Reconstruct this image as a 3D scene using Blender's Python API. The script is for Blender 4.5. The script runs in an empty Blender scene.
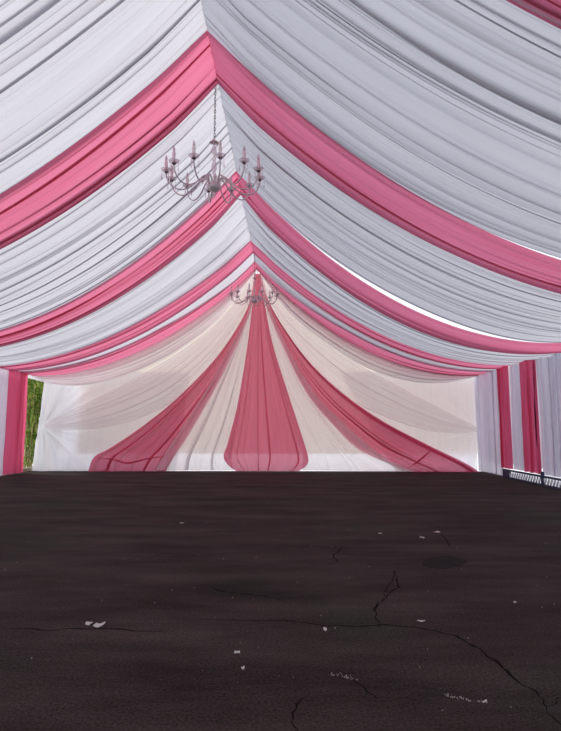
import bpy, math, random
import numpy as np
from mathutils import Vector, Matrix

sc = bpy.context.scene
C = sc.collection
PI = math.pi

# ------------------------------------------------------------------ camera
F, PITCH, YAW, CZ = 538.6, 0.12, 0.0178, 1.47
PW, PH = 561, 731
cam_d = bpy.data.cameras.new('camera')
cam = bpy.data.objects.new('camera', cam_d)
C.objects.link(cam)
cam_d.sensor_fit = 'VERTICAL'
cam_d.sensor_height = 24
cam_d.lens = F * 24 / PH
cam.location = (0, 0, CZ)
cam.rotation_euler = (PI / 2 + PITCH, 0, YAW)
sc.camera = cam


def ray(px, py):
    a, b = (px - PW / 2) / F, -(py - PH / 2) / F
    y = math.cos(PITCH) - b * math.sin(PITCH)
    z = math.sin(PITCH) + b * math.cos(PITCH)
    x = a
    c, s = math.cos(YAW), math.sin(YAW)
    return Vector((x * c - y * s, x * s + y * c, z))


def at_y(px, py, Y):
    d = ray(px, py)
    return Vector((0, 0, CZ)) + d * (Y / d.y)


def at_x(px, py, X):
    d = ray(px, py)
    return Vector((0, 0, CZ)) + d * (X / d.x)


def ground(px, py):
    d = ray(px, py)
    return Vector((0, 0, CZ)) + d * (-CZ / d.z)


# ------------------------------------------------------------------ tent measures
XR, HR, HW, HE = -1.244, 7.476, 8.112, 3.486
SL, SR = 1.106, 1.189
XL_E, XR_E = XR - HW, XR + HW
YB = 19.75                      # drapes of the back wall
EDGE = {'0L': 3.953, '1U': 7.455, '1L': 8.689, '2U': 11.893, '2L': 13.142,
        '3U': 16.531, '3L': 17.705, '4U': 18.62, '4L': 19.5956}
DS = {'1LL': 0.041, '1UL': 0.057, '1LR': -0.058, '1UR': 0.001, '2LL': 0.119, '2UL': 0.147, '2LR': 0.161,
      '2UR': 0.157, '3LL': -0.128, '3UL': -0.231, '3LR': -0.17, '3UR': -0.149, '4LL': -0.004, '4LR': 0.053,
      '0LR': 0.006, '4UL': -0.16, '4UR': -0.14}


# ------------------------------------------------------------------ helpers
def tag(o, label=None, cat=None, group=None, kind=None):
    if label: o['label'] = label
    if cat: o['category'] = cat
    if group: o['group'] = group
    if kind: o['kind'] = kind
    return o


def obj(name, verts, faces, mat, parent=None, smooth=True, uvs=None):
    me = bpy.data.meshes.new(name)
    me.from_pydata(verts, [], faces)
    if uvs is not None:
        uvl = me.uv_layers.new(name='UVMap')
        li = np.zeros(len(me.loops), dtype=np.int32)
        me.loops.foreach_get('vertex_index', li)
        uvl.data.foreach_set('uv', np.asarray(uvs, dtype=np.float32)[li].ravel())
    if smooth:
        me.polygons.foreach_set('use_smooth', [True] * len(me.polygons))
    me.materials.append(mat)
    me.update()
    o = bpy.data.objects.new(name, me)
    C.objects.link(o)
    if parent: o.parent = parent
    return o


def empty(name, loc, rz=0):
    o = bpy.data.objects.new(name, None)
    C.objects.link(o)
    o.location = loc
    o.rotation_euler = (0, 0, rz)
    o.empty_display_size = .1
    return o


class MB:
    def __init__(s):
        s.v, s.f = [], []

    def box(s, c, size, rot=None):
        b = len(s.v)
        for dx in (-.5, .5):
            for dy in (-.5, .5):
                for dz in (-.5, .5):
                    p = Vector((dx * size[0], dy * size[1], dz * size[2]))
                    if rot: p = rot @ p
                    s.v.append(tuple(Vector(c) + p))
        for q in ((0, 1, 3, 2), (4, 6, 7, 5), (0, 4, 5, 1), (2, 3, 7, 6), (0, 2, 6, 4), (1, 5, 7, 3)):
            s.f.append(tuple(b + i for i in q))
        return s

    def tube(s, pts, r, n=8, cap=True):
        pts = [Vector(p) for p in pts]
        rr = r if isinstance(r, (list, tuple)) else [r] * len(pts)
        b = len(s.v)
        up = Vector((0, 0, 1))
        prev = None
        for i, p in enumerate(pts):
            t = (pts[min(i + 1, len(pts) - 1)] - pts[max(i - 1, 0)]).normalized()
            if prev is None:
                a = t.cross(up if abs(t.z) < .9 else Vector((1, 0, 0))).normalized()
            else:
                a = (prev - t * prev.dot(t)).normalized()
            prev = a
            c = t.cross(a)
            for k in range(n):
                w = 2 * PI * k / n
                s.v.append(tuple(p + (a * math.cos(w) + c * math.sin(w)) * rr[i]))
        for i in range(len(pts) - 1):
            for k in range(n):
                k2 = (k + 1) % n
                s.f.append((b + i * n + k, b + i * n + k2, b + (i + 1) * n + k2, b + (i + 1) * n + k))
        if cap:
            s.f.append(tuple(b + k for k in range(n))[::-1])
            s.f.append(tuple(b + (len(pts) - 1) * n + k for k in range(n)))
        return s

    def lathe(s, prof, c=(0, 0, 0), n=16):
        b = len(s.v)
        for (r, z) in prof:
            for k in range(n):
                w = 2 * PI * k / n
                s.v.append((c[0] + r * math.cos(w), c[1] + r * math.sin(w), c[2] + z))
        for i in range(len(prof) - 1):
            for k in range(n):
                k2 = (k + 1) % n
                s.f.append((b + i * n + k, b + i * n + k2, b + (i + 1) * n + k2, b + (i + 1) * n + k))
        return s

    def build(s, name, mat, parent=None, smooth=True):
        return obj(name, s.v, s.f, mat, parent, smooth)


# ------------------------------------------------------------------ materials
def new_mat(name):
    m = bpy.data.materials.new(name)
    m.use_nodes = True
    nt = m.node_tree
    nt.nodes.clear()
    out = nt.nodes.new('ShaderNodeOutputMaterial')
    return m, nt, out


def fabric(name, col, col2, trans=.55, sheer=0.0, bump=.38, su=42.0, sv=.5):
    """woven drape: light passes through it; fine gathered creases run along the sheet"""
    m, nt, out = new_mat(name)
    N, L = nt.nodes.new, nt.links.new
    tc = N('ShaderNodeTexCoord')
    mp = N('ShaderNodeMapping'); mp.inputs['Scale'].default_value = (su, sv, 1)
    L(tc.outputs['UV'], mp.inputs['Vector'])
    nz = N('ShaderNodeTexNoise'); nz.inputs['Scale'].default_value = 1.0
    nz.inputs['Detail'].default_value = 3; nz.inputs['Roughness'].default_value = .65
    L(mp.outputs[0], nz.inputs['Vector'])
    bp = N('ShaderNodeBump'); bp.inputs['Strength'].default_value = bump
    bp.inputs['Distance'].default_value = .02
    L(nz.outputs['Fac'], bp.inputs['Height'])
    # slight unevenness of the dye and the weave
    mp2 = N('ShaderNodeMapping'); mp2.inputs['Scale'].default_value = (9, .25, 1)
    L(tc.outputs['UV'], mp2.inputs['Vector'])
    nz2 = N('ShaderNodeTexNoise'); nz2.inputs['Scale'].default_value = 1.0
    L(mp2.outputs[0], nz2.inputs['Vector'])
    rmp = N('ShaderNodeMapRange')
    rmp.inputs[1].default_value = .3; rmp.inputs[2].default_value = .7
    L(nz2.outputs['Fac'], rmp.inputs[0])
    mix = N('ShaderNodeMix'); mix.data_type = 'RGBA'
    mix.inputs[6].default_value = (*col, 1); mix.inputs[7].default_value = (*col2, 1)
    L(rmp.outputs[0], mix.inputs[0])
    d = N('ShaderNodeBsdfDiffuse'); t = N('ShaderNodeBsdfTranslucent')
    for s in (d, t):
        L(mix.outputs[2], s.inputs['Color']); L(bp.outputs[0], s.inputs['Normal'])
    ms = N('ShaderNodeMixShader'); ms.inputs[0].default_value = trans
    L(d.outputs[0], ms.inputs[1]); L(t.outputs[0], ms.inputs[2])
    last = ms
    if sheer > 0:
        tr = N('ShaderNodeBsdfTransparent')
        m2 = N('ShaderNodeMixShader'); m2.inputs[0].default_value = sheer
        L(ms.outputs[0], m2.inputs[1]); L(tr.outputs[0], m2.inputs[2])
        last = m2
    L(last.outputs[0], out.inputs['Surface'])
    return m


def plain(name, col, rough=.6, metal=0.0, noise=0.0, nscale=8.0, spec=.4):
    m, nt, out = new_mat(name)
    N, L = nt.nodes.new, nt.links.new
    b = N('ShaderNodeBsdfPrincipled')
    b.inputs['Roughness'].default_value = rough
    b.inputs['Metallic'].default_value = metal
    b.inputs['Specular IOR Level'].default_value = spec
    if noise:
        tc = N('ShaderNodeTexCoord')
        nz = N('ShaderNodeTexNoise'); nz.inputs['Scale'].default_value = nscale
        nz.inputs['Detail'].default_value = 4
        L(tc.outputs['Object'], nz.inputs['Vector'])
        mix = N('ShaderNodeMix'); mix.data_type = 'RGBA'
        mix.inputs[6].default_value = (*[c * (1 - noise) for c in col], 1)
        mix.inputs[7].default_value = (*[min(1, c * (1 + noise)) for c in col], 1)
        L(nz.outputs['Fac'], mix.inputs[0]); L(mix.outputs[2], b.inputs['Base Color'])
    else:
        b.inputs['Base Color'].default_value = (*col, 1)
    L(b.outputs[0], out.inputs['Surface'])
    return m


def leafmat(name, c1, c2):
    m, nt, out = new_mat(name)
    N, L = nt.nodes.new, nt.links.new
    tc = N('ShaderNodeTexCoord')
    nz = N('ShaderNodeTexNoise'); nz.inputs['Scale'].default_value = 3.5
    L(tc.outputs['Object'], nz.inputs['Vector'])
    rp = N('ShaderNodeMapRange'); rp.inputs[1].default_value = .35; rp.inputs[2].default_value = .65
    L(nz.outputs['Fac'], rp.inputs[0])
    mix = N('ShaderNodeMix'); mix.data_type = 'RGBA'
    mix.inputs[6].default_value = (*c1, 1); mix.inputs[7].default_value = (*c2, 1)
    L(rp.outputs[0], mix.inputs[0])
    d = N('ShaderNodeBsdfDiffuse'); t = N('ShaderNodeBsdfTranslucent')
    L(mix.outputs[2], d.inputs['Color']); L(mix.outputs[2], t.inputs['Color'])
    ms = N('ShaderNodeMixShader'); ms.inputs[0].default_value = .35
    L(d.outputs[0], ms.inputs[1]); L(t.outputs[0], ms.inputs[2])
    L(ms.outputs[0], out.inputs['Surface'])
    return m


def clear_glass(name, tint, op=.45):
    m, nt, out = new_mat(name)
    N, L = nt.nodes.new, nt.links.new
    g = N('ShaderNodeBsdfPrincipled')
    g.inputs['Base Color'].default_value = (*tint, 1)
    g.inputs['Roughness'].default_value = .12
    t = N('ShaderNodeBsdfTransparent'); t.inputs['Color'].default_value = (.93, .9, .92, 1)
    ms = N('ShaderNodeMixShader'); ms.inputs[0].default_value = op
    L(t.outputs[0], ms.inputs[1]); L(g.outputs[0], ms.inputs[2])
    L(ms.outputs[0], out.inputs['Surface'])
    return m


def asphalt():
    m, nt, out = new_mat('asphalt')
    N, L = nt.nodes.new, nt.links.new
    tc = N('ShaderNodeTexCoord')

    def noise(scale, detail=4, rough=.6, vec=None):
        n = N('ShaderNodeTexNoise'); n.inputs['Scale'].default_value = scale
        n.inputs['Detail'].default_value = detail; n.inputs['Roughness'].default_value = rough
        L((vec or tc.outputs['Object']), n.inputs['Vector'])
        return n.outputs['Fac']

    def rng(src, a, b, c=0., d=1.):
        r = N('ShaderNodeMapRange')
        r.inputs[1].default_value, r.inputs[2].default_value = a, b
        r.inputs[3].default_value, r.inputs[4].default_value = c, d
        L(src, r.inputs[0]); return r.outputs[0]

    def mix(f, a, b, mode='MIX'):
        x = N('ShaderNodeMix'); x.data_type = 'RGBA'; x.blend_type = mode
        if isinstance(f, float): x.inputs[0].default_value = f
        else: L(f, x.inputs[0])
        for i, v in ((6, a), (7, b)):
            if isinstance(v, tuple): x.inputs[i].default_value = (*v, 1)
            else: L(v, x.inputs[i])
        return x.outputs[2]
    base = mix(rng(noise(.33, 3), .50, .64), (.045, .031, .030), (.033, .032, .026))
    # worn and stained patches, streaked across
    mp = N('ShaderNodeMapping'); mp.inputs['Scale'].default_value = (.45, 1.5, 1)
    L(tc.outputs['Object'], mp.inputs['Vector'])
    st = rng(noise(1.1, 6, .66, mp.outputs[0]), .36, .68, .55, 1.4)
    c = mix(1.0, base, N_gray(nt, st), 'MULTIPLY')
    gr = rng(noise(55, 4, .85), .36, .66, .4, 1.6)
    c = mix(1.0, c, N_gray(nt, gr), 'MULTIPLY')
    fl = rng(noise(38, 2, .5), .73, .76)
    c = mix(fl, c, (.14, .125, .12))
    b = N('ShaderNodeBsdfPrincipled')
    L(c, b.inputs['Base Color'])
    b.inputs['Roughness'].default_value = .92
    b.inputs['Specular IOR Level'].default_value = .08
    bp = N('ShaderNodeBump'); bp.inputs['Strength'].default_value = .5; bp.inputs['Distance'].default_value = .01
    L(noise(60, 5, .75), bp.inputs['Height']); L(bp.outputs[0], b.inputs['Normal'])
    L(b.outputs[0], out.inputs['Surface'])
    return m


def N_gray(nt, src):
    c = nt.nodes.new('ShaderNodeCombineColor')
    for i in range(3): nt.links.new(src, c.inputs[i])
    return c.outputs[0]


M = {}
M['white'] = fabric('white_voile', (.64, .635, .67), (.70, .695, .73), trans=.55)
M['pink'] = fabric('pink_voile', (.73, .19, .31), (.79, .24, .37), trans=.55)
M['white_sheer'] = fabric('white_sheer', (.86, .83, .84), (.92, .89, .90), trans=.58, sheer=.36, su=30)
M['swag_sheer'] = fabric('swag_sheer', (.88, .86, .86), (.93, .91, .91), trans=.55, sheer=.5, su=30)
M['valance'] = fabric('valance_cloth', (.86, .84, .84), (.91, .89, .89), trans=.5, sheer=.06, su=30)
M['backing'] = fabric('backing_cloth', (.88, .88, .91), (.92, .92, .95), trans=.62, sheer=.10, su=3, bump=.1)
M['pink_sheer'] = fabric('pink_sheer', (.74, .11, .235), (.82, .15, .29), trans=.58, sheer=.11, su=30)
M['white_curtain'] = fabric('white_curtain', (.78, .77, .84), (.84, .83, .88), trans=.5, su=25)
M['pink_curtain'] = fabric('pink_curtain', (.74, .12, .24), (.82, .17, .30), trans=.5, su=25)
M['tent_wall'] = fabric('tent_wall', (.83, .76, .67), (.86, .80, .71), trans=.54, bump=.05, su=2)
M['asphalt'] = asphalt()
M['crack'] = plain('crack', (.007, .006, .006), .95, spec=.05)
M['tar'] = plain('tar_patch', (.013, .011, .011), .85, noise=.3, nscale=6, spec=.1)
M['concrete'] = plain('outside_ground', (.74, .72, .72), .9, noise=.25, nscale=1.2)
M['silver'] = plain('aged_silver', (.66, .62, .63), .35, .25, noise=.15)
M['chain'] = plain('dark_chain', (.10, .09, .09), .45, .6)
M['glass'] = clear_glass('clear_glass', (.93, .88, .90), .34)
M['candle'] = plain('candle_sleeve', (.84, .78, .80), .5)
M['bulb'] = clear_glass('bulb_glass', (.80, .70, .74), .6)
M['steel'] = plain('navy_steel', (.035, .05, .10), .45, .3, noise=.2)
M['alu'] = plain('aluminium', (.55, .55, .57), .4, .8)
M['leaf'] = leafmat('bamboo_leaf', (.12, .24, .04), (.46, .54, .14))
M['leaf2'] = leafmat('dark_leaf', (.035, .075, .02), (.09, .16, .04))
M['culm'] = plain('bamboo_culm', (.52, .44, .22), .6, noise=.35, nscale=5)
M['paper'] = plain('paper', (.50, .46, .44), .8)
M['grit'] = plain('grit', (.30, .27, .26), .9)
M['sage'] = plain('timber', (.36, .32, .22), .7, noise=.25, nscale=10)


# ------------------------------------------------------------------ cloth
def spline(P, n):
    """resample a polyline smoothly (Catmull-Rom) by arc length; returns n points"""
    P = np.array([tuple(p) for p in P], float)
    if len(P) == 2:
        t = np.linspace(0, 1, n)[:, None]
        return P[0] * (1 - t) + P[1] * t
    Q = np.vstack([2 * P[0] - P[1], P, 2 * P[-1] - P[-2]])
    out = []
    for i in range(1, len(Q) - 2):
        t = np.linspace(0, 1, 24, endpoint=False)[:, None]
        a, b, c, d = Q[i - 1], Q[i], Q[i + 1], Q[i + 2]
        out.append(.5 * ((2 * b) + (-a + c) * t + (2 * a - 5 * b + 4 * c - d) * t ** 2 + (-a + 3 * b - 3 * c + d) * t ** 3))
    out.append(P[-1:])
    D = np.vstack(out)
    s = np.r_[0, np.cumsum(np.linalg.norm(np.diff(D, axis=0), axis=1))]
    u = np.linspace(0, s[-1], n)
    return np.stack([np.interp(u, s, D[:, k]) for k in range(3)], 1)


def fold_profile(rng, nfold, per=10, lean=.7, deep=1.0, vary=.55):
    """positions across a sheet (0..1), their bulge and their lean, one value per sample"""
    w = np.exp(rng.normal(0, vary, nfold))
    w /= w.sum()
    b = np.r_[0, np.cumsum(w)]
    us, ds, ls = [], [], []
    sgn = 1
    for i in range(nfold):
        s = np.linspace(0, 1, per, endpoint=False)
        amp = w[i] * rng.uniform(.12, .55) * deep
        ln = rng.uniform(-.15, 1.0) * lean
        us.append(b[i] + s * w[i]); ds.append(amp * (1 - np.cos(2 * PI * s)) / 2)
        ls.append(ln * w[i] * (1 - np.cos(2 * PI * s)) / 2)
    us.append([1.0]); ds.append([0.]); ls.append([0.])
    return np.concatenate(us), np.concatenate(ds), np.concatenate(ls)


def drape(name, A, B, nfold, mat, face, seed=0, nv=44, lean=.7, deep=1.0, vary=.55, per=10, sway=.012,
          hem=0.0, maxamp=.09, minw=0.0, ripple=.012, step=0, hang=False):
    """A, B: the sheet's two long edges (lists of points, same direction). Folds run along it and
    bulge towards the direction 'face'."""
    rng = np.random.default_rng(seed)
    a, b = spline(A, nv), spline(B, nv)
    u, d, l = fold_profile(rng, nfold, per, lean, deep, vary)
    U, V = np.meshgrid(u, np.linspace(0, 1, nv), indexing='ij')
    # folds wander a little along the sheet
    ph = rng.uniform(0, 6.28, 4)
    Uw = U + sway * np.sin(PI * U) * (np.sin(3.1 * V + ph[0] + 5 * U) + .6 * np.sin(7.3 * V + ph[1] + 11 * U))
    amp_v = 1 + .35 * np.sin(4.2 * V + ph[2] + 23 * U) + .2 * np.sin(9 * V + ph[3] + 57 * U)
    Uf = np.clip(Uw + l[:, None] * (.7 + .3 * amp_v) * np.minimum(1, np.minimum(U, 1 - U) * 25), 0, 1)
    P = a[None] * (1 - Uf[..., None]) + b[None] * Uf[..., None]
    width = np.maximum(np.linalg.norm(b - a, axis=1), minw)
    disp = d[:, None] * amp_v * width[None]
    rw = np.sin(U * nfold * 11.3 + ph[0] + 2 * np.sin(V * 3 + U * 9)) * np.sin(U * nfold * 4.1 + ph[1])
    disp = np.minimum(disp, maxamp) + ripple * rw * np.minimum(1, width[None] / 1.0) * np.minimum(1, np.minimum(U, 1 - U) * 25)
    if step:
        wv = np.exp(rng.normal(0, .5, step)); wv /= wv.sum()
        bb = np.r_[0, np.cumsum(wv)]
        k = np.clip(np.searchsorted(bb, U, 'right') - 1, 0, step - 1)
        fr = (U - bb[k]) / wv[k]
        hgt = rng.uniform(.08, .30, step)[k] * wv[k]
        disp = disp + (hgt * np.where(fr < .9, fr / .9, (1 - fr) / .1)) * width[None]
    if hang:
        disp = disp * np.minimum(1, .2 + 7 * V)
    if hem:
        disp = disp + hem * np.exp(-((1 - U) / .03) ** 2)
    f = np.array(face, float)
    # surface normal turned to 'face'
    tv = np.gradient(P.mean(axis=0), axis=0)
    tu = (b - a)
    n = np.cross(tv, tu)
    ln = np.linalg.norm(n, axis=1, keepdims=True)
    n = np.where(ln > 1e-6, n / np.maximum(ln, 1e-6), f)
    sg = np.sign((n @ f))[:, None]
    n = n * np.where(sg == 0, 1, sg)
    P = P + n[None] * disp[..., None]
    nu = len(u)
    idx = np.arange(nu * nv).reshape(nu, nv)
    q = np.stack([idx[:-1, :-1], idx[1:, :-1], idx[1:, 1:], idx[:-1, 1:]], -1).reshape(-1, 4)
    wm = float(np.median(width))
    length = float(np.linalg.norm(np.diff(a, axis=0), axis=1).sum())
    uv = np.stack([U * wm + seed * 3.7, V * length], -1).reshape(-1, 2)
    return obj(name, P.reshape(-1, 3).tolist(), q.tolist(), mat, None, True, uv)


def eave_curve(side, Y, ds, dz=0.0, n=16, dY=None):
    """a sagging line from the ridge to the eave at depth Y; dY(t) may shift it along the tent"""
    s = (SL if side == 'L' else SR) + ds
    pts = []
    for t in np.linspace(0, 1, n):
        x = XR + (HW if side == 'R' else -HW) * t
        z = HR - (HR - HE) * t - 4 * s * t * (1 - t) + dz
        pts.append((x, Y + (dY(t) if dY else 0), z))
    return pts


def key(k, side):
    return DS.get(k + side, DS.get(k + 'R', 0))


# ------------------------------------------------------------------ ceiling drapes
SIDE = {'L': 'left', 'R': 'right'}
LBL = {
    ('1', 'L'): 'wide pink voile band sweeping down the left slope above the nearer chandelier',
    ('1', 'R'): 'wide dark pink voile band sweeping down the right slope above the nearer chandelier',
    ('2', 'L'): 'pink voile band on the left slope, right behind the nearer chandelier',
    ('2', 'R'): 'pink voile band on the right slope, right behind the nearer chandelier',
    ('3', 'L'): 'salmon pink band on the left slope, upper of the close pair above the far chandelier',
    ('3', 'R'): 'pink band on the right slope, upper of the close pair above the far chandelier',
    ('4', 'L'): 'narrow salmon pink band on the left slope, lower of two before the back wall',
    ('4', 'R'): 'narrow pink band on the right slope, lower one of the pair before the back wall',
}
GP, GW = 'pink bands of the draped ceiling', 'white swags of the draped ceiling'
seed = 10
for side in 'LR':
    fx = (.25 if side == 'L' else -.25, 0, -1)
    for b in '1234':
        A = eave_curve(side, EDGE[b + 'U'], key(b + 'U', side), 0, 16,
                       (lambda t: -.48 * min(1, 2.5 * t)) if b == '4' else None)
        B = eave_curve(side, EDGE[b + 'L'], key(b + 'L', side) - (.08 if b == '4' else .04), 0)
        seed += 1
        nf = {'1': 7, '2': 7, '3': 6, '4': 5}[b]
        o = drape('ceiling_drape', A, B, nf, M['pink'], fx, seed + 40, lean=.85, deep=.62, vary=.4, hem=.015, hang=True, per=14, maxamp=.045, sway=.02, step=4 if b in '12' else 0)
        tag(o, LBL[b, side], 'drape', GP)

WL = {
    ('0', 'L'): 'large pale white swag on the left slope, nearest the camera, before any pink band',
    ('0', 'R'): 'large grey white swag on the right slope between the corner pink band and the next',
    ('1', 'L'): 'pleated white swag on the left slope behind the nearer chandelier, between two pink bands',
    ('1', 'R'): 'pleated bluish white swag on the right slope, edged by a bright slit of daylight below',
    ('2', 'L'): 'creamy white swag on the left slope between the second and third pink bands',
    ('2', 'R'): 'grey white swag on the right slope between the second and third pink bands',
    ('3', 'L'): 'thin white strip of cloth between the two close pink bands on the left slope',
    ('3', 'R'): 'thin white strip of cloth between the two close pink bands on the right slope',
}
OV = .16
UP = .035
for side in 'LR':
    fx = (.25 if side == 'L' else -.25, 0, -1)
    for i, (k0, k1) in enumerate((('0L', '1U'), ('1L', '2U'), ('2L', '3U'), ('3L', '4U'))):
        y0 = EDGE[k0] - OV
        ds0 = key(k0, side)
        if i == 0 and side == 'L':
            y0, ds0 = 2.6, 0.02
        if i == 3: dY3 = lambda t: -.43 * min(1, 2.5 * t)
        y1, ds1 = EDGE[k1] + (.10 if side == 'L' else .06), key(k1, side)
        dY = None
        if side == 'R' and i in (0, 1, 2):
            g = (.12, .34, .20)[i]; c0 = (.75, .52, .52)[i]
            dY = (lambda g, c0: (lambda t: -g * math.exp(-((t - c0) / .28) ** 2)))(g, c0)
        if i == 3: dY = dY3
        A = eave_curve(side, y0, ds0, UP)
        B = eave_curve(side, y1, ds1, UP, 16, dY)
        seed += 1
        nf = (50, 52, 42, 9)[i]
        if i == 0 and side == 'L': nf = 58
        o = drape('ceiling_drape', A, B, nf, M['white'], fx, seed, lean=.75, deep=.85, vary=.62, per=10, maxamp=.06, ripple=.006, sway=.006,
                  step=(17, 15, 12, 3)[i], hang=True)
        tag(o, WL[str(i), side], 'drape', GW)

# pink band in the top right corner of the view and what hangs ahead of it
A = eave_curve('R', 2.6, 0, 0); B = eave_curve('R', EDGE['0L'], .006, 0)
o = drape('ceiling_drape', A, B, 7, M['pink'], (-.25, 0, -1), 77, lean=1.0, deep=.7, hem=.02, hang=True, per=14, maxamp=.045)
tag(o, 'dark pink voile band crossing the top right corner, nearest of the pink bands', 'drape', GP)

# last white swags: they sag lowest, like a valance before the back wall
for side in 'LR':
    A = eave_curve(side, EDGE['4L'] - .28, key('4L', side) - .08, .02)
    pxs = ([(257, 270), (220, 317), (180, 349), (140, 370), (100, 382.5), (70, 385.5), (45, 382), (24, 376.5)] if side == 'L'
           else [(258, 270), (290, 313), (330, 345), (370, 369), (410, 381), (440, 383), (462, 380), (479, 376)])
    B = [at_y(x, y, EDGE['4L'] + .06) for x, y in pxs]
    o = drape('valance', A, B, 9, M['valance'], (0, -1, -.3), 50 + ord(side), lean=.9, deep=.8, hem=.02, minw=.3, per=12)
    tag(o, f'low sagging white valance along the top {SIDE[side]} of the back wall', 'valance', 'white valances before the back wall')


# ------------------------------------------------------------------ back wall drapes
def bw(pts, Y):
    return [at_y(x, y, Y) for x, y in pts]


FRONT = (0, -1, 0)
Yc = YB - .02
# centre pink: two halves meeting at a seam
for nm, A, B, sd in (
    ('left', [(256, 274), (253, 300), (247, 348), (238, 402), (228, 442), (223.5, 456), (228, 465), (236, 471)],
     [(258.4, 274), (258.4, 330), (258.4, 400), (258.4, 440), (258.6, 454), (258.8, 462), (259, 471)], 5),
    ('right', [(258.2, 274), (258.2, 330), (258.2, 400), (258.2, 440), (258.2, 454), (258.1, 462), (258, 471)],
     [(260, 274), (264, 300), (273, 345), (288, 393), (301, 433), (308, 456), (307, 465), (299, 471)], 6)):
    o = drape('backdrop_drape', bw(A, Yc - .24), bw(B, Yc - .24), 5, M['pink_sheer'], FRONT, sd, nv=60, lean=.8, deep=.5, per=12,
              maxamp=.05, hem=.015, sway=.03)
    tag(o, f'{nm} half of the tall pink drape at the centre of the back wall', 'drape', 'pink drapes of the back wall')
# white panels beside the centre
A = [(255, 274), (248, 312), (222, 362), (195, 407), (165, 451), (158, 465), (156, 470)]
B = [(257, 274), (252, 320), (245, 370), (238, 420), (232, 452), (232, 464), (234, 470)]
o = drape('backdrop_drape', bw(A, Yc - .17), bw(B, Yc - .17), 9, M['white_sheer'], FRONT, 21, nv=60, lean=.8, deep=.7, per=10, sway=.02)
tag(o, 'sheer white drape fanning out left of the central pink drape on the back wall', 'drape', 'white drapes of the back wall')
A = [(260, 274), (266, 320), (276, 370), (292, 420), (302, 452), (303, 464), (302, 470)]
B = [(262, 274), (274, 318), (311, 388), (346, 425), (382, 456), (402, 466), (415, 471.5)]
o = drape('backdrop_drape', bw(A, Yc - .17), bw(B, Yc - .17), 9, M['white_sheer'], FRONT, 22, nv=60, lean=.8, deep=.7, per=10, sway=.02)
tag(o, 'sheer white drape fanning out right of the central pink drape on the back wall', 'drape', 'white drapes of the back wall')
# pink swags
A = [(255, 273), (247, 309), (219, 354), (180, 395.5), (142, 426.5), (110, 448), (94, 457), (88, 471.5)]
B = [(256.5, 275), (250, 313), (228, 364), (208, 402), (188, 436), (176, 454), (170, 464), (166, 471)]
o = drape('backdrop_drape', bw(A, Yc - .10), bw(B, Yc - .10), 8, M['pink_sheer'], FRONT, 31, nv=70, lean=.9, deep=.7, per=11, hem=.02, sway=.02)
tag(o, 'pink swag sweeping from the peak down to the left foot of the back wall', 'drape', 'pink drapes of the back wall')
MB().tube([tuple(p) for p in spline(bw([(97, 457), (112, 459.5), (127, 463), (138, 461), (150, 458), (167, 456)], Yc - .20), 16)], [.008 + .022 * math.sin(PI * i / 15) for i in range(16)], 8).build('foot_fold', M['pink_sheer'], o)
A = [(259.5, 275), (269, 314), (304, 389), (337, 429), (360, 450), (385, 462), (400, 468), (412, 472)]
B = [(260, 273), (272.5, 309), (305, 357), (340, 391), (380, 419.5), (425, 443.5), (465, 463), (480.5, 473)]
o = drape('backdrop_drape', bw(A, Yc - .10), bw(B, Yc - .10), 8, M['pink_sheer'], FRONT, 32, nv=70, lean=.9, deep=.7, per=11, hem=.02, sway=.02)
tag(o, 'pink swag sweeping from the peak down to the right foot of the back wall', 'drape', 'pink drapes of the back wall')
MB().tube([tuple(p) for p in spline(bw([(408, 468), (416, 463), (424, 456.5), (432, 450)], Yc - .20), 16)], [.008 + .022 * math.sin(PI * i / 15) for i in range(16)], 8).build('foot_fold', M['pink_sheer'], o)
# outer white swags, tied back at the corners
A = [(256, 271), (226, 313), (190, 345), (150, 370), (118, 387), (90, 401), (65, 413), (44, 424)]
B = [(256, 275), (246, 312), (218, 357), (180, 397), (140, 418), (105, 427), (70, 430), (43, 429)]
o = drape('backdrop_drape', bw(A, Yc - .05), bw(B, Yc - .05), 11, M['swag_sheer'], FRONT, 41, nv=60, lean=.8, deep=.8, per=10, minw=.12, sway=.02)
tag(o, 'white swag gathered at the left edge of the back wall, rising to the peak', 'drape', 'white drapes of the back wall')
A = [(258, 271), (288, 311), (325, 341), (362, 366), (398, 386), (430, 403), (455, 416), (476.5, 427)]
B = [(260, 275), (271, 311), (305, 360), (342, 395), (385, 417), (425, 430), (455, 433), (477, 432)]
o = drape('backdrop_drape', bw(A, Yc - .05), bw(B, Yc - .05), 11, M['swag_sheer'], FRONT, 42, nv=60, lean=.8, deep=.8, per=10, minw=.12, sway=.02)
tag(o, 'white swag gathered at the right edge of the back wall, rising to the peak', 'drape', 'white drapes of the back wall')


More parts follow.
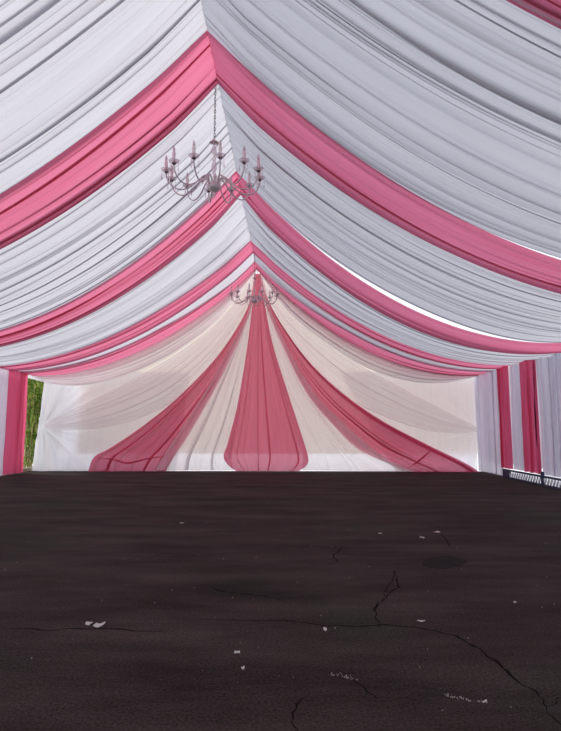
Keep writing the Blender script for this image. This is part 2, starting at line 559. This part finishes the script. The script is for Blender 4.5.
# plain white cloth behind them, each half pulled into creases round its tie
def backing(Y, corners, tie, seed, strength):
    """corners: TL, TR, BR, BL as pixels; creases radiate from the tie point"""
    rng = np.random.default_rng(seed)
    P = [at_y(x, y, Y) for x, y in corners]
    T = at_y(*tie, Y)
    nu, nv = 150, 90
    ang = rng.uniform(0, 6.28, 5)
    vs, uv = [], []
    for i in range(nu):
        for j in range(nv):
            a, b = i / (nu - 1), j / (nv - 1)
            p = (P[0] * (1 - a) + P[1] * a) * (1 - b) + (P[3] * (1 - a) + P[2] * a) * b
            r = math.hypot(p.x - T.x, p.z - T.z)
            th = math.atan2(p.z - T.z, p.x - T.x)
            if T.x > XR: th = math.atan2(p.z - T.z, -(p.x - T.x))
            w = math.sin(th * 13 + ang[0] + .6 * math.sin(r * 1.1)) + .6 * math.sin(th * 23 + ang[1]) + .4 * math.sin(th * 37 + ang[2])
            env = min(1, r / .5) * math.exp(-r / 2.6) * min(1, b * 8)
            d = strength * .035 * w * env + .012 * math.sin(p.x * 5 + ang[3]) * min(1, (1 - b) * 3)
            # foot of the cloth spills forward and ruffles
            d += .05 * b ** 6 * (1 + .6 * math.sin(p.x * 6.1 + ang[4]) + .5 * math.sin(p.x * 13.7))
            vs.append((p.x, Y - d, p.z)); uv.append((p.x, p.z))
    idx = np.arange(nu * nv).reshape(nu, nv)
    q = np.stack([idx[:-1, :-1], idx[1:, :-1], idx[1:, 1:], idx[:-1, 1:]], -1).reshape(-1, 4)
    return obj('backdrop_cloth', vs, q.tolist(), M['backing'], None, True, np.array(uv))


o = backing(YB + .12, [(46, 372), (190, 372), (176, 470.5), (31.5, 474.5)], (42, 427), 3, 1.0)
tag(o, 'sheer white cloth closing the left half of the back wall, beside the greenery', 'cloth', 'sheer cloths behind the drapes')
o = backing(YB + .13, [(340, 372), (476.5, 372), (477, 473.5), (395, 471)], (477, 430), 4, .5)
tag(o, 'sheer white cloth closing the right half of the back wall, up to the side curtains', 'cloth', 'sheer cloths behind the drapes')

# ------------------------------------------------------------------ side curtains
XS = XR_E - .02


def curtain(name, px0, px1, bot, mat, X, seed, label, group, top=HE + .02, nf=5, dz=0.0, amp=.07, off=0.0):
    """hangs along a side wall between the image columns px0 and px1 (taken at its foot)"""
    y0 = at_x(px0, 460, X).y
    y1 = at_x(px1, 460, X).y
    z0 = bot
    face = (-1, 0, 0) if X > 0 else (1, 0, 0)
    X = X + off
    A = [(X, y0, top), (X, y0, (top + z0) / 2), (X, y0, z0)]
    B = [(X, y1, top), (X, y1, (top + z0) / 2), (X, y1, z0)]
    o = drape(name, A, B, nf, mat, face, seed, nv=30, lean=.7, deep=1.5, per=12, maxamp=amp, sway=.01)
    return tag(o, label, 'curtain', group)


GR = 'curtains of the right side wall'
curtain('curtain', 479, 503.4, .04, M['white_curtain'], XS, 61, 'white curtain reaching the floor in the right back corner', GR, nf=7)
curtain('curtain', 503.5, 514.5, .30, M['pink_curtain'], XS, 62, 'narrow pink curtain on the right wall, the farther of the two pink ones', GR, nf=4, off=-.05, amp=.1)
curtain('curtain', 514.6, 526, .30, M['white_curtain'], XS, 63, 'narrow white curtain hanging between the two pink curtains on the right', GR, nf=4)
curtain('curtain', 526, 543, .30, M['pink_curtain'], XS, 64, 'wider pink curtain on the right wall, the nearer of the two pink ones', GR, nf=5, off=-.05, amp=.1)
curtain('curtain', 543.2, 572, .30, M['white_curtain'], XS, 65, 'white curtain at the right edge of view, above the lattice rail', GR, nf=8)
GL = 'curtains of the left side wall'
XS2 = XL_E + .02
curtain('curtain', 1.5, 21, .04, M['pink_curtain'], XS2, 66, 'pink curtain at the left edge, beside the opening onto greenery', GL, nf=5, amp=.12, off=.05)
curtain('curtain', -26, 1.4, .04, M['white_curtain'], XS2, 67, 'white curtain at the far left edge, left of the pink curtain', GL, nf=7)


# ------------------------------------------------------------------ setting
def quad_panel(name, pts, mat, nu=2):
    return obj(name, [tuple(p) for p in pts], [tuple(range(len(pts)))], mat, None, False, [(p[0] + p[1], p[2]) for p in pts])


# floor with its cracks and a dark repair patch in the same mesh
rnd = random.Random(4)


def build_floor():
    x0, x1, y0, y1 = XL_E - .15, XR_E + .15, -5.0, YB + .2
    vs, fs, mi = [], [], []
    nx, ny = 24, 36
    for j in range(ny + 1):
        for i in range(nx + 1):
            vs.append((x0 + (x1 - x0) * i / nx, y0 + (y1 - y0) * j / ny, 0))
    for j in range(ny):
        for i in range(nx):
            a = j * (nx + 1) + i
            fs.append((a, a + 1, a + nx + 2, a + nx + 1)); mi.append(0)

    def crack(px, w):
        P = [ground(*p) for p in px]
        pts = []
        for a, b in zip(P[:-1], P[1:]):
            n = max(3, int((b - a).length / .05))
            for k in range(n):
                pts.append(a.lerp(b, k / n))
        pts.append(P[-1])
        base = len(vs)
        dx = dy = 0
        for i, p in enumerate(pts):
            dx = dx * .8 + rnd.uniform(-.018, .018); dy = dy * .8 + rnd.uniform(-.018, .018)
            t = (pts[min(i + 1, len(pts) - 1)] - pts[max(i - 1, 0)]).normalized()
            nrm = Vector((-t.y, t.x, 0))
            ww = w * rnd.uniform(.35, 1.25) * min(1, .25 + 3 * min(i, len(pts) - 1 - i) / len(pts))
            c = p + Vector((dx, dy, 0))
            for s in (-1, 1):
                q = c + nrm * s * ww * .5
                vs.append((q.x, q.y, .0015))
        for i in range(len(pts) - 1):
            a = base + 2 * i
            fs.append((a, a + 1, a + 3, a + 2)); mi.append(1)
    crack([(200, 618), (240, 620), (280, 620), (325, 626), (380, 627), (420, 627.5), (455, 634), (480, 648), (497, 661), (506, 672), (520, 686), (540, 700), (548, 712), (560, 728), (566, 735)], .022)
    crack([(381, 628), (377, 607), (386, 596), (397, 588), (394, 571)], .020)
    crack([(394, 571), (390, 580), (380, 600)], .010)
    crack([(0, 629), (50, 630), (80, 627), (110, 630), (140, 632), (165, 634)], .016)
    crack([(200, 585), (225, 592), (262, 596), (285, 603)], .020)
    crack([(300, 731), (294, 718), (297, 705), (310, 698)], .014)
    crack([(340, 670), (365, 685), (380, 700)], .008)
    crack([(440, 533), (448, 540), (452, 548)], .02)
    crack([(345, 546), (336, 556), (340, 562), (330, 566)], .02)
    crack([(120, 555), (150, 558), (165, 553), (200, 556)], .014)
    crack([(545, 705), (552, 700), (561, 697)], .012)
    # dark oval patch
    for (cx, cy, rx, ry, k) in ((443, 562.5, 22, 6.5, 26),):
        base = len(vs)
        for i in range(k):
            w = 2 * PI * i / k
            r = 1 + rnd.uniform(-.12, .12)
            g = ground(cx + rx * r * math.cos(w), cy + ry * r * math.sin(w))
            vs.append((g.x, g.y, .001))
        fs.append(tuple(range(base, base + k))[::-1]); mi.append(2)
    o = obj('floor', vs, fs, M['asphalt'], None, False)
    o.data.materials.append(M['crack']); o.data.materials.append(M['tar'])
    o.data.polygons.foreach_set('material_index', mi)
    tag(o, kind='structure')


build_floor()
# ground outside
o = obj('ground', [(-70, -50, -.04), (70, -50, -.04), (70, 80, -.04), (-70, 80, -.04)], [(0, 1, 2, 3)], M['concrete'], None, False)
tag(o, kind='structure')
# tent wall behind the back drapes: raised off the ground
YW = YB + .30
XW = at_y(80, 430, YW).x
o = quad_panel('wall_back', [(XW, YW, .62), (XR_E, YW, .62), (XR_E, YW, HE), (XR, YW, HR), (XW, YW, HE)], M['tent_wall'])
tag(o, kind='structure')
for nm, X, ya, yb, z0 in (('wall_right', XR_E + .12, -5, 20.2, .42), ('wall_left', XL_E - .12, -5, 18.6, .0)):
    o = quad_panel(nm, [(X, ya, z0), (X, yb, z0), (X, yb, HE), (X, ya, HE)], M['white_curtain'])
    tag(o, kind='structure')
# ceiling cloth over and behind the camera
vs = []
fs = []
n = 24
for Y in (-5.0, 2.72):
    for side, ts in (('L', np.linspace(1, 0, n)), ('R', np.linspace(0, 1, n)[1:])):
        for t in ts:
            s = SL if side == 'L' else SR
            vs.append((XR + (HW if side == 'R' else -HW) * t, Y, HR - (HR - HE) * t - 4 * s * t * (1 - t) + .03))
m = len(vs) // 2
fs = [(i, i + 1, m + i + 1, m + i) for i in range(m - 1)]
o = obj('ceiling', vs, fs, M['white'], None, True, [(v[1], v[0]) for v in vs])
tag(o, kind='structure')
# eave beams and the ridge line that carry the drapes
for i, X in enumerate((XL_E, XR_E)):
    mb = MB().box((X, 7.6, HE + .09), (.10, 25.4, .10))
    tag(mb.build(f'trim_{i + 1}', M['alu'], None, False), kind='structure')
mb = MB().tube([(XR, -5, HR + .06), (XR, 20.3, HR + .06)], .025, 8)
tag(mb.build('trim_3', M['alu']), kind='structure')


# ------------------------------------------------------------------ chandeliers
def make_chandelier(label, chain_len):
    """origin at the level of the drip pans, on the axis"""
    root = empty('chandelier', (0, 0, 0))
    tag(root, label, 'chandelier', 'chandeliers hung from the ridge')
    # column of turned glass and metal
    MB().lathe([(.0, .62), (.012, .62), (.02, .59), (.045, .575), (.05, .56), (.02, .54), (.018, .50), (.045, .46), (.05, .41), (.022, .36),
                (.018, .32), (.04, .29), (.03, .26),
                (.02, .24), (.04, .19), (.048, .12), (.03, .05), (.022, 0), (.032, -.05), (.05, -.10), (.03, -.14)]).build('column', M['glass'], root)
    MB().lathe([(.0, .65), (.012, .65), (.015, .62), (.06, .585), (.085, .565), (.06, .56), (.0, .56)]).build('top_cap', M['silver'], root)
    MB().lathe([(.02, -.10), (.07, -.12), (.115, -.16), (.125, -.20), (.10, -.24), (.05, -.275), (.03, -.29), (.0, -.29)]).build('hub', M['silver'], root)
    MB().lathe([(.0, -.28), (.025, -.29), (.035, -.32), (.028, -.35), (.012, -.375), (.018, -.39), (.0, -.41)]).build('finial', M['glass'], root)
    # chain
    mb = MB()
    nl = int(chain_len / .055)
    for i in range(nl):
        z = .65 + (i + .5) * chain_len / nl
        pts = []
        for k in range(9):
            w = 2 * PI * k / 8
            a, b = .014 * math.cos(w), .036 * math.sin(w)
            pts.append((a, 0, z + b) if i % 2 else (0, a, z + b))
        mb.tube(pts, .0055, 5, False)
    mb.build('chain', M['chain'], root)
    MB().tube([(0, 0, .65 + chain_len - .01), (0, 0, .65 + chain_len + .05)], .02, 8).build('ceiling_hook', M['chain'], root)
    R_ = .80
    prof = [(.08, -.17), (.10, -.10), (.14, -.045), (.19, -.04), (.245, -.085), (.33, -.17), (.43, -.245), (.54, -.285), (.64, -.275), (.72, -.225),
            (.775, -.15), (.80, -.07), (.80, -.01)]
    for k in range(12):
        w = math.radians(15 + 30 * k)
        c, s = math.cos(w), math.sin(w)

        def P(r, z): return (r * c, r * s, z)
        pp = spline([P(r, z) for r, z in prof], 30)
        arm = MB().tube([tuple(p) for p in pp], .0115, 7).build('arm', M['silver'], root)
        cc = P(R_, 0)
        MB().lathe([(.0, -.012), (.03, -.012), (.06, .0), (.085, .025), (.09, .04), (.082, .032), (.055, .012), (.0, .008)], cc, 16).build('drip_pan', M['glass'], arm)
        MB().lathe([(.0, -.035), (.022, -.03), (.032, -.012), (.03, .0), (.0, .0)], cc, 12).build('pan_holder', M['chain'], arm)
        MB().lathe([(.0, .01), (.028, .01), (.0265, .03), (.0255, .165), (.019, .172), (.0, .172)], cc, 12).build('candle_sleeve', M['candle'], arm)
        MB().lathe([(.013, .170), (.021, .185), (.024, .208), (.017, .24), (.007, .27), (.0, .28)], cc, 10).build('flame_bulb', M['bulb'], arm)
        for q in range(3):
            v = w + q * 2 * PI / 3
            x, y = cc[0] + .075 * math.cos(v), cc[1] + .075 * math.sin(v)
            d = MB()
            d.lathe([(.0, .02), (.004, .015), (.004, -.05), (.010, -.06), (.004, -.07), (.006, -.085), (.014, -.12), (.008, -.145), (.0, -.155)], (x, y, 0), 7)
            d.build('crystal_drop', M['glass'], arm)
        # inner drop on the bend of the arm
        d = MB().lathe([(.0, -.055), (.004, -.06), (.012, -.085), (.016, -.11), (.0, -.14)], P(.215, 0), 7)
        d.build('crystal_drop', M['glass'], arm)
    for ch in root.children:
        if ch.name.split('.')[0] not in ('chain', 'ceiling_hook'):
            ch.rotation_euler.x = math.radians(6)      # it hangs a little off level
    return root


def copy_tree(o, parent=None):
    c = o.copy()
    C.objects.link(c)
    if parent: c.parent = parent
    for ch in list(o.children):
        copy_tree(ch, c)
    return c


Y1, Y2 = EDGE['1L'] + .06, EDGE['3L'] + .06
p1 = at_y(214, 175.5, Y1); p2 = at_y(254.3, 295, Y2)
ch1 = make_chandelier('large silver chandelier with twelve candle arms, the nearer of the two', HR + .03 - p1.z - .65)
ch2 = make_chandelier('small looking silver chandelier with candle arms, the farther one before the back wall', HR + .03 - p2.z - .65)
ch1.location = p1; ch2.location = p2
ch2.rotation_euler.z = .12

# ------------------------------------------------------------------ lattice rail on the right
g0, g1 = at_x(508, 470, XR_E - .02), at_x(575, 470, XR_E - .02)
ya, yb = g1.y, g0.y
rail = empty('lattice_rail', (XR_E - .16, ya, 0))
tag(rail, 'navy metal lattice rail lying along the foot of the right wall', 'rail')
Lr = yb - ya
for z in (.03, .255):
    MB().box((0, Lr / 2, z), (.05, Lr, .05)).build('chord', M['steel'], rail, False)
nz_ = int(Lr / .16)
mbs = MB()
for i in range(nz_):
    a, b = i * Lr / nz_, (i + 1) * Lr / nz_
    mbs.tube([(0, a, .05), (0, (a + b) / 2, .235), (0, b, .05)], .012, 6)
mbs.build('lacing', M['alu'], rail)
yp = at_x(548, 478, XR_E - .02).y - ya
for y in (yp,):
    MB().box((0, y, .19), (.06, .09, .38)).build('post', M['steel'], rail, False)
MB().box((0, Lr - .22, .15), (.07, .44, .24)).build('end_plate', M['steel'], rail, False)


# ------------------------------------------------------------------ greenery outside the left opening
def bamboo(loc, h, seed, label, mat, nculm=6, nleaf=900, spread=.7):
    r = random.Random(seed)
    root = empty('bamboo_clump', loc)
    tag(root, label, 'plant', 'greenery outside the tent')
    mb = MB()
    for k in range(nculm):
        a = r.uniform(0, 6.28); rr = r.uniform(.05, .3)
        bx, by = rr * math.cos(a), rr * math.sin(a)
        tx, ty = bx + r.uniform(-.7, .7) * spread, by + r.uniform(-.7, .7) * spread
        hh = h * r.uniform(.75, 1.05)
        pts = [(bx, by, -.03), (bx + (tx - bx) * .15, by + (ty - by) * .15, hh * .4), (bx + (tx - bx) * .5, by + (ty - by) * .5, hh * .75), (tx, ty, hh)]
        c = MB().tube([tuple(p) for p in spline(pts, 12)], [.034 - .024 * i / 11 for i in range(12)], 6)
        c.build('culm', M['culm'], root)
    for k in range(nleaf):
        z = h * (r.random() ** .72) * 1.05
        a = r.uniform(0, 6.28); rr = spread * math.sqrt(r.random()) * (.5 + .7 * min(1, z / h + .15))
        p = Vector((rr * math.cos(a), rr * math.sin(a), max(.05, z)))
        L_ = r.uniform(.28, .62); W_ = r.uniform(.022, .05)
        az = r.uniform(0, 6.28)
        dr = Vector((math.cos(az), math.sin(az), 0))
        sd = Vector((-dr.y, dr.x, 0)) * W_
        b = len(mb.v)
        for q in range(5):
            t = q / 4
            c = p + dr * L_ * t * .75 + Vector((0, 0, L_ * (.55 * t - .95 * t * t)))
            w = math.sin(PI * min(1, .12 + .88 * t)) if q < 4 else 0.02
            mb.v.append(tuple(c - sd * w)); mb.v.append(tuple(c + sd * w + Vector((0, 0, .006))))
        for q in range(4):
            mb.f.append((b + 2 * q, b + 2 * q + 1, b + 2 * q + 3, b + 2 * q + 2))
    mb.build('foliage', mat, root, False)
    return root


bamboo((-10.2, 21.2, 0), 3.7, 1, 'bright green bamboo just outside the opening, next to the pink curtain', M['leaf'], 12, 1200, .55)
bamboo((-10.6, 23.2, 0), 3.9, 2, 'green bamboo growing outside, next to the edge of the white cloth', M['leaf'], 12, 1300, .55)
bamboo((-12.0, 25.9, 0), 4.6, 3, 'dark green bushy clump behind the bright bamboo outside the opening', M['leaf2'], 8, 3200, 1.1)
bamboo((-13.2, 29.3, 0), 5.2, 4, 'dark leafy clump farthest back in the gap beside the white cloth', M['leaf2'], 8, 3200, 1.2)
# timber edging the ground in the opening
mb = MB().box((-9.56, 20.2, .05), (.12, 2.6, .14))
tag(mb.build('edging_board', M['sage'], None, False), 'weathered timber edging on the ground in the left opening', 'edging')


# ------------------------------------------------------------------ litter on the asphalt
def scrap(px, py, w, d, rz, seed, label):
    r = random.Random(seed)
    g = ground(px, py)
    n = 7
    vs, fs = [], []
    k = 8
    top, bot = [], []
    for i in range(k):
        a = 2 * PI * i / k
        q = r.uniform(.75, 1.1)
        x, y = w / 2 * q * math.cos(a), d / 2 * q * math.sin(a)
        x, y = x * math.cos(rz) - y * math.sin(rz), x * math.sin(rz) + y * math.cos(rz)
        h = .004 + r.uniform(0, .018)
        top.append((x, y, h)); bot.append((x, y, h - .003))
    vs = [(0, 0, .016)] + top + [(0, 0, .012)] + bot
    for i in range(k):
        j = (i + 1) % k
        fs.append((0, 1 + i, 1 + j)); fs.append((k + 1, k + 2 + j, k + 2 + i))
        fs.append((1 + i, k + 2 + i, k + 2 + j, 1 + j))
    lo = min(v[2] for v in vs)
    vs = [(a, b, c - lo + .001) for a, b, c in vs]
    o = obj('paper_scrap', vs, fs, M['paper'], None, False)
    o.location = (g.x, g.y, 0)
    return tag(o, label, 'litter', 'scraps of litter on the asphalt')


scrap(89, 624.5, .07, .05, .2, 1, 'small pale scrap on the asphalt, left one of the bright pair')
scrap(99, 626, .10, .075, .9, 2, 'torn pale scrap on the asphalt, right one of the bright pair')
scrap(237, 653.5, .05, .03, .4, 3, 'tiny pale scrap lying right of the bright pair, upper of two')
scrap(243, 669, .03, .025, 1.4, 4, 'tiny pale crumb lying right of the bright pair, lower of two')
scrap(325, 630.5, .035, .03, 1.0, 5, 'pale crumb on the long crack in the middle of the asphalt')
scrap(421, 622, .07, .025, .1, 6, 'thin pale scrap just above the long crack on the right')
scrap(515, 603, .04, .03, .5, 7, 'tiny pale scrap on the right side, beyond the long crack')
scrap(485, 703, .03, .03, .2, 8, 'tiny pale crumb near the bottom right, below the long crack')
scrap(437, 532.5, .10, .07, .2, 9, 'pale scrap far off on the asphalt above the dark oval patch')
scrap(422, 538, .07, .08, .2, 10, 'pale scrap far off, nearest the small crack above the dark oval patch')
scrap(380, 534, .06, .06, .2, 11, 'tiny pale scrap far off, well left of the dark oval patch')
scrap(182, 523.5, .07, .06, .2, 12, 'tiny bright scrap far off on the left half of the asphalt')

# grit: countless pale specks
r = random.Random(9)
mb = MB()
for i in range(420):
    if i < 30:
        t = r.random()
        g = ground(330 + 28 * t + r.gauss(0, 2), 673 + 7 * t + r.gauss(0, 1.2))
    elif i < 65:
        t = r.random()
        g = ground(445 + 40 * t + r.gauss(0, 2), 695 + 8 * t + r.gauss(0, 1.0))
    else:
        g = Vector((r.uniform(-6, 6), 2 + 15 * r.random() ** 1.3, 0))
        if abs(g.x) > g.y * .6: continue
    s = r.uniform(.002, .006)
    mb.box((g.x, g.y, s * .45), (s * r.uniform(.7, 1.6), s, s * .9), Matrix.Rotation(r.uniform(0, 3), 3, 'Z'))
o = mb.build('grit', M['grit'], None, False)
tag(o, 'pale grit and crumbs strewn over the dark asphalt', 'grit', None, 'stuff')

# ------------------------------------------------------------------ light
w = bpy.data.worlds.new('sky')
sc.world = w
w.use_nodes = True
nt = w.node_tree
bg = nt.nodes['Background']
tc = nt.nodes.new('ShaderNodeTexCoord')
sp = nt.nodes.new('ShaderNodeSeparateXYZ')
rp = nt.nodes.new('ShaderNodeValToRGB')
nt.links.new(tc.outputs['Generated'], sp.inputs[0])
nt.links.new(sp.outputs['Z'], rp.inputs[0])
rp.color_ramp.elements[0].color = (.95, .96, 1.0, 1)
rp.color_ramp.elements[1].color = (.78, .85, 1.0, 1)
nt.links.new(rp.outputs[0], bg.inputs['Color'])
bg.inputs['Strength'].default_value = 1.15

sd = bpy.data.lights.new('sun', 'SUN')
sd.energy = 2.5
sd.angle = math.radians(35)
sd.color = (1.0, .93, .87)
so = bpy.data.objects.new('sun', sd)
C.objects.link(so)
so.rotation_euler = Vector((1.0, -.45, -.88)).to_track_quat('-Z', 'Y').to_euler()

vs_ = sc.view_settings
vs_.view_transform = 'Standard'
vs_.look = 'None'
vs_.gamma = 1
vs_.exposure = 0.1
vs_.use_curve_mapping = False
sc.cycles.use_denoising = True
sc.cycles.max_bounces = 10
sc.cycles.diffuse_bounces = 6
sc.cycles.transmission_bounces = 8
sc.cycles.transparent_max_bounces = 16
